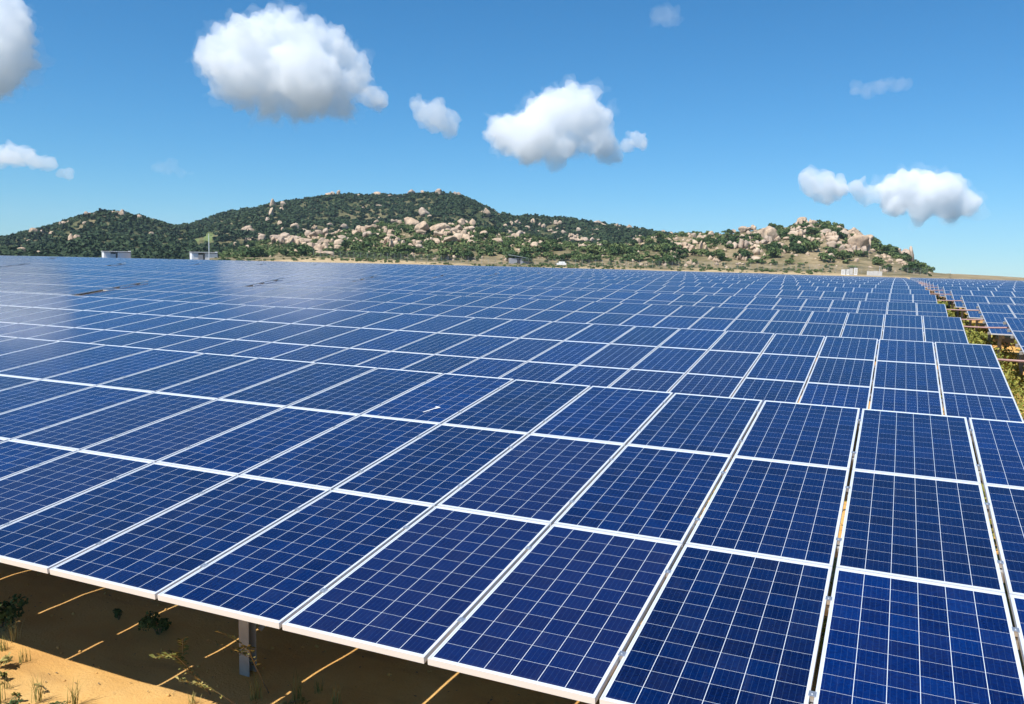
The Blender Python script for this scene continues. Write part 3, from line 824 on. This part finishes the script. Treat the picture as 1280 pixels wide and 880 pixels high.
def mast(px, r, pytop, rad, lab, cat='pole', name='mast', lamp=False):
    x, y, z, az = at_px(px, r); zt = z_at(px, pytop, r)
    b = MB(); b.tube([(0, 0, 0), (0, 0, (zt - z) * 0.6), (0, 0, zt - z)], [rad, rad * 0.85, rad * 0.5], 0, 8)
    if lamp: b.box((-0.15, -0.9, zt - z - 0.1), (0.15, 0.1, zt - z))
    tag(link(name, b.mesh(name, [M['alu']]), None, (x, y, z)), lab, cat)
mast(261.5, 318, 292, 0.16, 'tall thin pale lightning mast beside the right white station')
mast(1100.5, 300, 333, 0.09, 'short street lamp pole near the low pale wall', 'lamp post', 'lamp_post', True)
mast(1189, 400, 337, 0.10, 'lone thin pole on the sandy rise right of the hills')

def fence(p0, p1, r0, r1, n, h, lab):
    t = empty('fence', (0, 0, 0)); tag(t, lab, 'fence')
    P = []
    for i in range(n):
        f_ = i / (n - 1); x, y, z, az = at_px(p0 + (p1 - p0) * f_, r0 + (r1 - r0) * f_); P.append((x, y, z))
    t.location = P[0]; o = Vector(P[0])
    bp = MB(); bp.box((-0.035, -0.035, -0.2), (0.03, 0.03, h)); mp_ = bp.mesh('post', [M['wire']])
    for p in P: link('post', mp_, t, Vector(p) - o)
    b = MB()
    for a, c in zip(P, P[1:]):
        a, c = Vector(a) - o, Vector(c) - o
        for zz in np.linspace(0.25, h - 0.05, 6): b.tube([a + Vector((0, 0, zz)), c + Vector((0, 0, zz))], 0.012, 0, 3, False)
        for u in np.linspace(0, 1, 9)[1:-1]:
            q = a.lerp(c, u); b.tube([q + Vector((0, 0, 0.2)), q + Vector((0, 0, h - 0.05))], 0.010, 0, 3, False)
    link('wire_mesh', b.mesh('wire_mesh', [M['wire']]), t)
fence(392, 770, 306, 302, 46, 2.4, 'wire fence with pale posts along the foot of the middle hill')
fence(775, 1160, 302, 312, 48, 2.4, 'wire fence with pale posts along the foot of the right hill')

# shed with a metal roof behind the fence
x, y, z, az = at_px(649, 314)
t = empty('shed', (x, y, z), (0, 0, -az + 0.15)); tag(t, 'small dark shed with a sloping pale metal roof behind the fence', 'shed')
b = MB(); b.box((-3.2, 0, 0), (3.2, 4, 2.0)); link('wall', b.mesh('wall', [M['grey']]), t)
b = MB(); b.box((-3.8, -0.6, 2.0), (3.8, 4.5, 2.12), 0, Matrix.Rotation(R_(9), 4, 'Y') @ Matrix.Translation((0, 0, 0.5))); link('roof', b.mesh('roof', [M['roof']]), t)
b = MB(); b.box((-0.8, -0.04, 0), (0.4, -0.003, 1.8)); link('door', b.mesh('door', [M['dark']]), t)
# inverter cabinets and a low wall below the right hill
for px, w, h, lab in ((1055, 1.15, 1.5, 'squat white cabinet, leftmost of the row below the right hill'), (1061, 0.8, 1.6, 'slim white cabinet, second in the row below the right hill'),
                      (1065.2, 0.9, 2.1, 'grey cabinet, third in the row below the right hill'), (1070.5, 1.0, 2.2, 'tallest white cabinet, rightmost of the row below the right hill')):
    x, y, z, az = at_px(px, 296)
    t = empty('electrical_cabinet', (x, y, z - 0.05), (0, 0, -az + random.uniform(-.2, .2))); tag(t, lab, 'cabinet', 'cabinets below the right hill')
    b = MB(); b.box((-w / 2, 0, 0.1), (w / 2, 1.2, h)); b.box((-w / 2 - 0.06, -0.06, h), (w / 2 + 0.06, 1.26, h + 0.1)); b.box((-w / 2 - 0.1, -0.1, -0.2), (w / 2 + 0.1, 1.3, 0.1))
    link('body', b.mesh('body', [M['white' if 'white' in lab else 'concrete']]), t)
    b = MB(); b.box((-w / 2 + 0.12, -0.03, 0.25), (w / 2 - 0.12, -0.003, h - 0.15)); link('door', b.mesh('door', [M['concrete']]), t)
x, y, z, az = at_px(1094, 297)
b = MB()
xx = -2.2
while xx < 2.0:
    w = random.uniform(0.8, 1.5); b.box((xx, random.uniform(-.1, .1), -0.3), (xx + w - 0.03, 0.7, random.uniform(0.9, 1.5) + 0.3 * (xx > -1))); xx += w
tag(link('block_wall', b.mesh('block_wall', [M['concrete']]), None, (x, y, z), (0, 0, -az)), 'low pale wall of rough blocks below the right hill', 'wall')
x, y, z, az = at_px(702, 306)
b = MB(); b.box((-1.7, 0, 0.25), (1.7, 1.6, 0.95)); b.box((-1.0, 0.1, 0.95), (1.2, 1.5, 1.45))  # indistinct car-like white shape, built as two stacked boxes
tag(link('white_box_shape', b.mesh('white_box_shape', [M['white']]), None, (x, y, z), (0, 0, -az)), 'small white box shape behind the fence right of the shed', 'box_shape')

# ------------------------------------------------------------------ weeds and plants
def weed_mass(name, pts, hs, mat, lab, leaf, per):
    Vs = []
    for (x, y, z), h in zip(pts, hs):
        m = max(6, int(per * h)); r = 0.42 * h + 0.08
        d = rng.normal(size=(m, 3)) * np.array([r * 0.6, r * 0.6, 0]); hz = rng.random(m) ** 0.8 * h
        c = np.stack([x + d[:, 0] * (1 - 0.4 * hz / h), y + d[:, 1] * (1 - 0.4 * hz / h), z + hz], -1)
        u = rng.normal(size=(m, 3)); u /= np.linalg.norm(u, axis=1)[:, None]
        w = np.cross(u, rng.normal(size=(m, 3))); w /= np.linalg.norm(w, axis=1)[:, None]
        s = leaf * rng.uniform(0.6, 1.4, m)[:, None] * max(1.0, math.hypot(x - CAM_C[0], y - CAM_C[1]) / 22)
        Vs.append(np.stack([c - u * s, c + w * s * 0.4, c + u * s, c - w * s * 0.4], 1).reshape(-1, 3))
    V = np.concatenate(Vs)
    o = link(name, mesh_np(name, V, np.arange(len(V)).reshape(-1, 4), [mat])); tag(o, lab, 'weeds', kind='stuff')
P_, H_ = [], []
for _ in range(900):
    y = 5 + 75 * random.random() ** 1.5; x = random.gauss(5.75, 0.75)
    if not 4.2 < x < 9: continue
    P_.append((x, y, float(plain(x, y)))); H_.append(random.uniform(0.2, 0.75) if x < 6.6 else random.uniform(0.2, 0.6))
for _ in range(260):
    x, y = random.uniform(-2, 5.5), random.uniform(2.5, 9.0)
    P_.append((x, y, 0.0)); H_.append(random.uniform(0.12, 0.45))
weed_mass('weeds', P_, H_, M['weed'], 'yellow green weeds filling the aisle between the tables', 0.045, 130)

def gpt(px, py):
    d = ray(px, py); t_ = -CAM_C[2] / d[2]; X = CAM_C + t_ * d; return X
def sprig(px0, py0, px1, py1, lab, mat='plant', n=16, leaf=0.035, bend=0.15, lean=0.0, twigs=2):
    """a stem with paired leaflets, from its root pixel on the sand to about where its tip shows"""
    A = gpt(px0, py0); dep = pix(A)[2]
    k = dep / FPX; T_ = A + CAM_R[0] * (px1 - px0) * k - CAM_R[1] * (py1 - py0) * k
    if lean: dd = ray(px1, py1); T_ = CAM_C + dd * ((dep + lean) / (dd @ CAM_R[2]))
    if T_[2] < 0.05: T_[2] = 0.05
    t = empty('plant', tuple(A)); tag(t, lab, 'plant')
    L = Vector(T_ - A); ln = L.length; side = L.cross(Vector((0, 0, 1))).normalized() if L.length > 0 else Vector((1, 0, 0))
    def curve(u): return L * u + Vector((0, 0, 1)) * bend * ln * math.sin(math.pi * u) + side * 0.04 * ln * math.sin(5 * u)
    st = MB(); lf = MB()
    st.tube([curve(i / 10) for i in range(11)], [0.0050 * (1 - 0.7 * i / 10) + 0.0012 for i in range(11)], 0, 5)
    def leaflet(p, d, s):
        d = d.normalized(); w = d.cross(Vector((random.uniform(-1, 1), random.uniform(-1, 1), 1.2))).normalized() * s * 0.19
        mid = p + d * s * 0.55 + Vector((0, 0, 0.12 * s))
        lf.quad([p, mid + w, p + d * s, mid - w])
    def dress(cv, n_, s0, lo):
        for i in range(n_):
            u = lo + (1 - lo) * (i + random.random() * 0.6) / n_; p = cv(min(u, 1)); tg = (cv(min(u + 0.05, 1.05)) - cv(u - 0.05)).normalized()
            sd = tg.cross(Vector((0, 0, 1))).normalized()
            for sg in (-1, 1):
                leaflet(p, tg * random.uniform(0.1, 0.8) + sd * sg + Vector((0, 0, random.uniform(-.4, .5))), s0 * random.uniform(0.6, 1.25))
    dress(curve, n, leaf, 0.25)
    for q in range(twigs):
        u0 = random.uniform(0.2, 0.7); p0 = curve(u0); dr = (L.normalized() + side * random.choice((-1, 1)) * random.uniform(0.4, 1.0) + Vector((0, 0, random.uniform(0.0, 0.7)))) * ln * random.uniform(0.2, 0.4)
        cv = lambda u, p0=p0, dr=dr: p0 + dr * u + Vector((0, 0, -0.1 * dr.length * u * u))
        st.tube([cv(i / 5) for i in range(6)], 0.0018, 0, 4); dress(cv, max(4, n // 2), leaf * 0.85, 0.1)
    link('stem', st.mesh('stem', [M['stem']]), t); link('leaves', lf.mesh('leaves', [M[mat]]), t)
sprig(263, 868, 189, 822, 'leafy yellowish sprig leaning left across the edge of the shade', n=26, leaf=0.055, lean=-0.7)
sprig(300, 884, 222, 848, 'low leafy sprig lying on the sunlit sand below the longest sprig', n=22, leaf=0.05, bend=0.05, lean=-0.3)
sprig(336, 866, 292, 816, 'thin sprig with round leaflets leaning left of the steel post', n=15, leaf=0.055, bend=0.2, lean=-0.7)
sprig(352, 884, 384, 838, 'small bushy sprig in the shade right of the steel post', n=14, leaf=0.04)
sprig(362, 886, 356, 848, 'yellowing sprig at the bottom edge beside the bushy one', n=12, leaf=0.045)
sprig(322, 884, 322, 858, 'bare little twig at the bottom edge near the steel post', n=3, leaf=0.02, twigs=1)
sprig(24, 872, 22, 806, 'upright weed with a thin bare stem on the sunlit sand', n=9, leaf=0.04, bend=0.02)
sprig(8, 846, 3, 770, 'tall pale weed at the left end of the shade edge', n=20, leaf=0.05, bend=0.02, twigs=4)
sprig(-6, 832, 14, 782, 'leafy pale weed leaning right at the left end of the shade edge', n=20, leaf=0.05, twigs=4)
sprig(58, 862, 44, 846, 'tiny ground-hugging weed on the sunlit sand', n=6, leaf=0.025, bend=0.1, twigs=2)
sprig(40, 886, 84, 866, 'flat trailing weed with dark leaves on the sunlit sand', 'dark_plant', n=12, leaf=0.035, bend=0.06, twigs=3)
sprig(6, 884, 26, 862, 'low tangled weed in the lower left corner', 'dark_plant', n=14, leaf=0.04, bend=0.1, twigs=4)
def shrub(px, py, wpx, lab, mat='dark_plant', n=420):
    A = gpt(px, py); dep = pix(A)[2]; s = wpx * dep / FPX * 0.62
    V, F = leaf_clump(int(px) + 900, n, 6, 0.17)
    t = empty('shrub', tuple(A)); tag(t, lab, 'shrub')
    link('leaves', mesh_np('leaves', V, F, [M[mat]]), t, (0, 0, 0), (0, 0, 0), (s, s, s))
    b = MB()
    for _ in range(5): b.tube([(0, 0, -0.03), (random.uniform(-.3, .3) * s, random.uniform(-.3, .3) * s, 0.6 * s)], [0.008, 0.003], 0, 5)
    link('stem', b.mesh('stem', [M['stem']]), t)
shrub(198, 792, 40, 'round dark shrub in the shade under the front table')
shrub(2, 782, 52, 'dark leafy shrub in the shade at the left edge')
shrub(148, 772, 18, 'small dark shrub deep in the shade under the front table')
def grass_tuft(px, py, n, h, lab):
    A = gpt(px, py); t = MB()
    for _ in range(n):
        a = random.uniform(0, 6.28); l = h * random.uniform(0.5, 1.1); sp = random.uniform(0.1, 0.55) * l
        o0 = Vector((random.gauss(0, .02), random.gauss(0, .02), -0.01)); d = Vector((math.cos(a), math.sin(a), 0)); w = Vector((-math.sin(a), math.cos(a), 0)) * 0.003
        pts = [o0 + d * sp * u * u + Vector((0, 0, l * (u - 0.25 * u * u * sp / l))) for u in (0, 0.35, 0.7, 1.0)]
        for i in range(3):
            k0, k1 = 1 - 0.28 * i, 1 - 0.28 * (i + 1)
            t.quad([pts[i] - w * k0, pts[i] + w * k0, pts[i + 1] + w * k1, pts[i + 1] - w * k1])
    tag(link('grass_tuft', t.mesh('grass_tuft', [M['plant']]), None, tuple(A)), lab, 'grass tuft', 'dry grass tufts on the sand')
for q in ((4, 812), (16, 800), (10, 858), (48, 874), (0, 876), (92, 880), (372, 874), (398, 866), (420, 880), (320, 872), (30, 826), (240, 878)):
    grass_tuft(*q, random.randint(14, 30), random.uniform(0.10, 0.26), 'dry pale grass tuft standing on the sand in front of the nearest table')
# pebbles and clods
pp = [(random.uniform(-5, 2), random.uniform(-1.2, 4.5)) for _ in range(420)]
pz = [0.035 * float(fbm(np.array([[x, y, 0]]) * 0.8, 3)[0]) + 0.012 * float(fbm(np.array([[x * 1.2, y * 4.0, 0]]), 2)[0]) for x, y in pp]
bake('pebbles', np.array([(x, y, z, 0) for (x, y), z in zip(pp, pz)]), rng.uniform(0.18, 1.0, len(pp)) ** 2.2 * 0.026 + 0.003, small, M['sand'], ('pebbles and sand clods strewn under and before the nearest table', 'pebbles'))
# litter: dry leaves and pebbles on the sand
Vs = []
for _ in range(420):
    x, y = random.uniform(-4.5, 1.0), random.uniform(-0.6, 3.5); s = random.uniform(0.004, 0.016); a = random.uniform(0, 6.28)
    u = np.array([math.cos(a), math.sin(a), random.uniform(-.3, .3)]) * s; w = np.array([-math.sin(a), math.cos(a), random.uniform(-.3, .3)]) * s * 0.5
    c = np.array([x, y, 0.035 * float(fbm(np.array([[x, y, 0]]) * 0.8, 3)[0]) + 0.012 * float(fbm(np.array([[x * 1.2, y * 4.0, 0]]), 2)[0]) + 0.008])
    Vs += [c - u, c + w, c + u, c - w]
tag(link('leaf_litter', mesh_np('leaf_litter', np.array(Vs), np.arange(len(Vs)).reshape(-1, 4), [M['stem']])), 'dry leaf specks scattered on the sand', 'litter', kind='stuff')

# ------------------------------------------------------------------ clouds
def cloud_material(name, dens):
    m = bpy.data.materials.new(name); m.use_nodes = True; t = m.node_tree; t.nodes.clear()
    o = t.nodes.new('ShaderNodeOutputMaterial'); v = t.nodes.new('ShaderNodeVolumePrincipled')
    v.inputs['Color'].default_value = (0.993, 0.9965, 1, 1); v.inputs['Density'].default_value = dens; v.inputs['Anisotropy'].default_value = -0.2 if dens > 0.0115 else -0.4
    t.links.new(v.outputs[0], o.inputs['Volume']); return m
CM = {}
def cloud(blobs, lab, dist=3500, dens=0.0125, vox=4.4, rough=1.0, seed=0, squash=1.0, top=1.0, veil=False):
    """billows of rounded puffs grown into one cloud: blobs are (px, py, radius px)"""
    r = np.random.default_rng(seed); k = dist / FPX
    Vs, Fs, n = [], [], 0; V0, F0 = ico(3)
    cx = np.mean([b_[0] for b_ in blobs]); cyp = np.mean([b_[1] for b_ in blobs])
    D0 = ray(cx, cyp); C0 = CAM_C + D0 * dist
    for (px, py, rad) in blobs:
        c = CAM_C + ray(px, py) * dist - C0; c = c + D0 * r.normal() * rad * k * 0.5
        Vs.append(V0 * rad * k * np.array([1, 1, squash]) + c); Fs.append(F0 + n); n += len(V0)
        for _ in range(int(7 * rough)):       # cauliflower puffs on the upper half
            d = r.normal(size=3); d /= np.linalg.norm(d); d[2] = abs(d[2]) * top - 0.15
            q = rad * r.uniform(0.3, 0.5)
            Vs.append(V0 * q * k + c + d * rad * k * 0.82 * np.array([1, 1, squash])); Fs.append(F0 + n); n += len(V0)
    me = mesh_np('cloud', np.concatenate(Vs), np.concatenate(Fs))
    o = link('cloud', me, None, tuple(C0))
    rm = o.modifiers.new('r', 'REMESH'); rm.mode = 'VOXEL'; rm.voxel_size = vox
    dg = bpy.context.evaluated_depsgraph_get(); e = o.evaluated_get(dg); me2 = bpy.data.meshes.new_from_object(e)
    o.modifiers.clear()
    co = np.empty(len(me2.vertices) * 3, np.float32); me2.vertices.foreach_get('co', co); co = co.reshape(-1, 3)
    no = np.empty(len(me2.vertices) * 3, np.float32); me2.vertex_normals.foreach_get('vector', no); no = no.reshape(-1, 3)
    L = 30 * k
    warp = np.stack([fbm(co / L * 1.4 + 31 * q + seed, 3) for q in range(3)], -1) * 4.0 * k * rough
    co = co + warp
    d = fbm(co / L * 1.1 + seed, 2) * 5.5 + (np.abs(fbm(co / L * 2.2 + seed * 2, 2)) - 0.3) * 10.0 + (np.abs(fbm(co / L * 6.0 + seed * 3, 3)) - 0.3) * 4.0
    co = co + no * (d * k * rough)[:, None]
    me2.vertices.foreach_set('co', co.astype(np.float32).ravel()); me2.update()
    def clean(me_, v_):
        t_ = bpy.data.objects.new('tmp', me_); COL.objects.link(t_)
        m_ = t_.modifiers.new('r', 'REMESH'); m_.mode = 'VOXEL'; m_.voxel_size = v_
        r_ = bpy.data.meshes.new_from_object(t_.evaluated_get(bpy.context.evaluated_depsgraph_get()))
        bpy.data.objects.remove(t_); return r_
    me2b = me2; me2 = clean(me2b, vox * 0.9)
    if dens not in CM: CM[dens] = cloud_material('cloud_vapour', dens)
    me2.materials.clear(); me2.materials.append(CM[dens]); me2.name = 'cloud'
    old = o.data; o.data = me2; bpy.data.meshes.remove(old)
    tag(o, lab, 'cloud')
    if veil:                                  # thin ragged vapour round the billows
        wv = np.stack([fbm(co / L * 2.3 + 57 * q + seed, 4) for q in range(3)], -1) * 7.0 * k
        d2 = fbm(co / L * 1.7 + seed * 5, 4) * 9.0 + 1.0
        me3 = me2b.copy(); me3.name = 'vapour'
        me3.vertices.foreach_set('co', (co + wv + no * (d2 * k)[:, None]).astype(np.float32).ravel()); me3.update()
        me3 = clean(me3, vox * 1.2); me3.name = 'vapour'
        if 'veil' not in CM: CM['veil'] = cloud_material('cloud_veil', 0.0022)
        me3.materials.clear(); me3.materials.append(CM['veil']); link('vapour', me3, o)
cloud([(265, 76, 22), (288, 58, 20), (312, 50, 24), (338, 38, 22), (362, 44, 24), (388, 52, 22), (412, 52, 18), (432, 66, 18), (446, 84, 16), (438, 104, 20), (455, 120, 14), (466, 130, 9), (330, 82, 36), (385, 92, 38), (300, 92, 24), (282, 108, 14), (305, 122, 14), (340, 130, 20), (375, 132, 20), (410, 128, 20), (432, 138, 12)],
      'largest white cumulus cloud, high above the long ridge', seed=1, veil=True)
cloud([(640, 165, 24), (665, 170, 30), (690, 150, 34), (718, 140, 30), (735, 155, 26), (745, 175, 22), (700, 180, 26), (660, 188, 18), (625, 168, 16), (755, 185, 14)],
      'white cumulus cloud with one tall dome, above the shoulder between hills', seed=2, veil=True)
cloud([(784, 180, 9), (795, 174, 11), (802, 180, 8)], 'small white puff beside the tall-domed cloud', seed=3, vox=4)
cloud([(524, 130, 11), (540, 142, 15), (553, 150, 14), (560, 142, 9), (545, 160, 9)], 'small thin white cloud between the two big cumulus clouds', seed=4, dens=0.010, vox=5)
cloud([(1015, 226, 15), (1025, 234, 16), (1045, 240, 12), (1075, 236, 13), (1090, 240, 11)], 'low white cloud bank above the right hill summit', seed=5, dist=5000, dens=0.012, vox=9)
cloud([(1120, 240, 20), (1145, 236, 24), (1170, 244, 24), (1195, 256, 16), (1150, 258, 16), (1120, 258, 12), (1210, 262, 9)], 'low white cloud with domed top, right of the right hill summit', seed=6, dist=5000, dens=0.016, vox=9, veil=True)
cloud([(-5, 30, 34), (2, 70, 30), (-12, 95, 24), (15, 50, 20), (-30, 60, 50)], 'big white cloud cut by the upper left edge of the picture', seed=7, veil=True)
cloud([(-10, 195, 22), (20, 196, 15), (45, 203, 10), (65, 208, 6), (-50, 190, 26)], 'flat thin grey white cloud low at the left', seed=8, dens=0.016, squash=0.5, dist=2600, vox=5)
cloud([(85, 215, 4), (89, 219, 5)], 'tiny white wisp right of the flat left cloud', seed=9, dens=0.014, dist=2600, vox=3)
cloud([(820, 20, 9), (838, 22, 11), (846, 26, 8)], 'faint wispy puff near the top of the sky', seed=10, dens=0.0022, vox=4)
cloud([(1075, 110, 9), (1092, 106, 10), (1110, 104, 8), (1122, 108, 5)], 'faint feathery wisp alone in the right sky', seed=11, dens=0.0030, squash=0.6, vox=4)
cloud([(195, 212, 6), (215, 215, 8), (235, 218, 5)], 'faint flat wisp above the left hill', seed=12, dens=0.0022, squash=0.4, vox=4)

# ------------------------------------------------------------------ the air over the plain
hz = bpy.data.materials.new('haze'); hz.use_nodes = True; t = hz.node_tree; t.nodes.clear()
o = t.nodes.new('ShaderNodeOutputMaterial'); v = t.nodes.new('ShaderNodeVolumePrincipled')
v.inputs['Color'].default_value = (0.62, 0.82, 1.0, 1); v.inputs['Density'].default_value = 0.00009; v.inputs['Anisotropy'].default_value = 0.0
t.links.new(v.outputs[0], o.inputs['Volume'])
b = MB(); b.box((float(gx[0]) - 30, float(gy[0]) - 30, -150), (float(gx[-1]) + 30, float(gy[-1]) + 30, 110))
hb = link('haze', b.mesh('haze', [hz])); tag(hb, 'thin blue air over the plain and the hills', 'haze', kind='stuff')
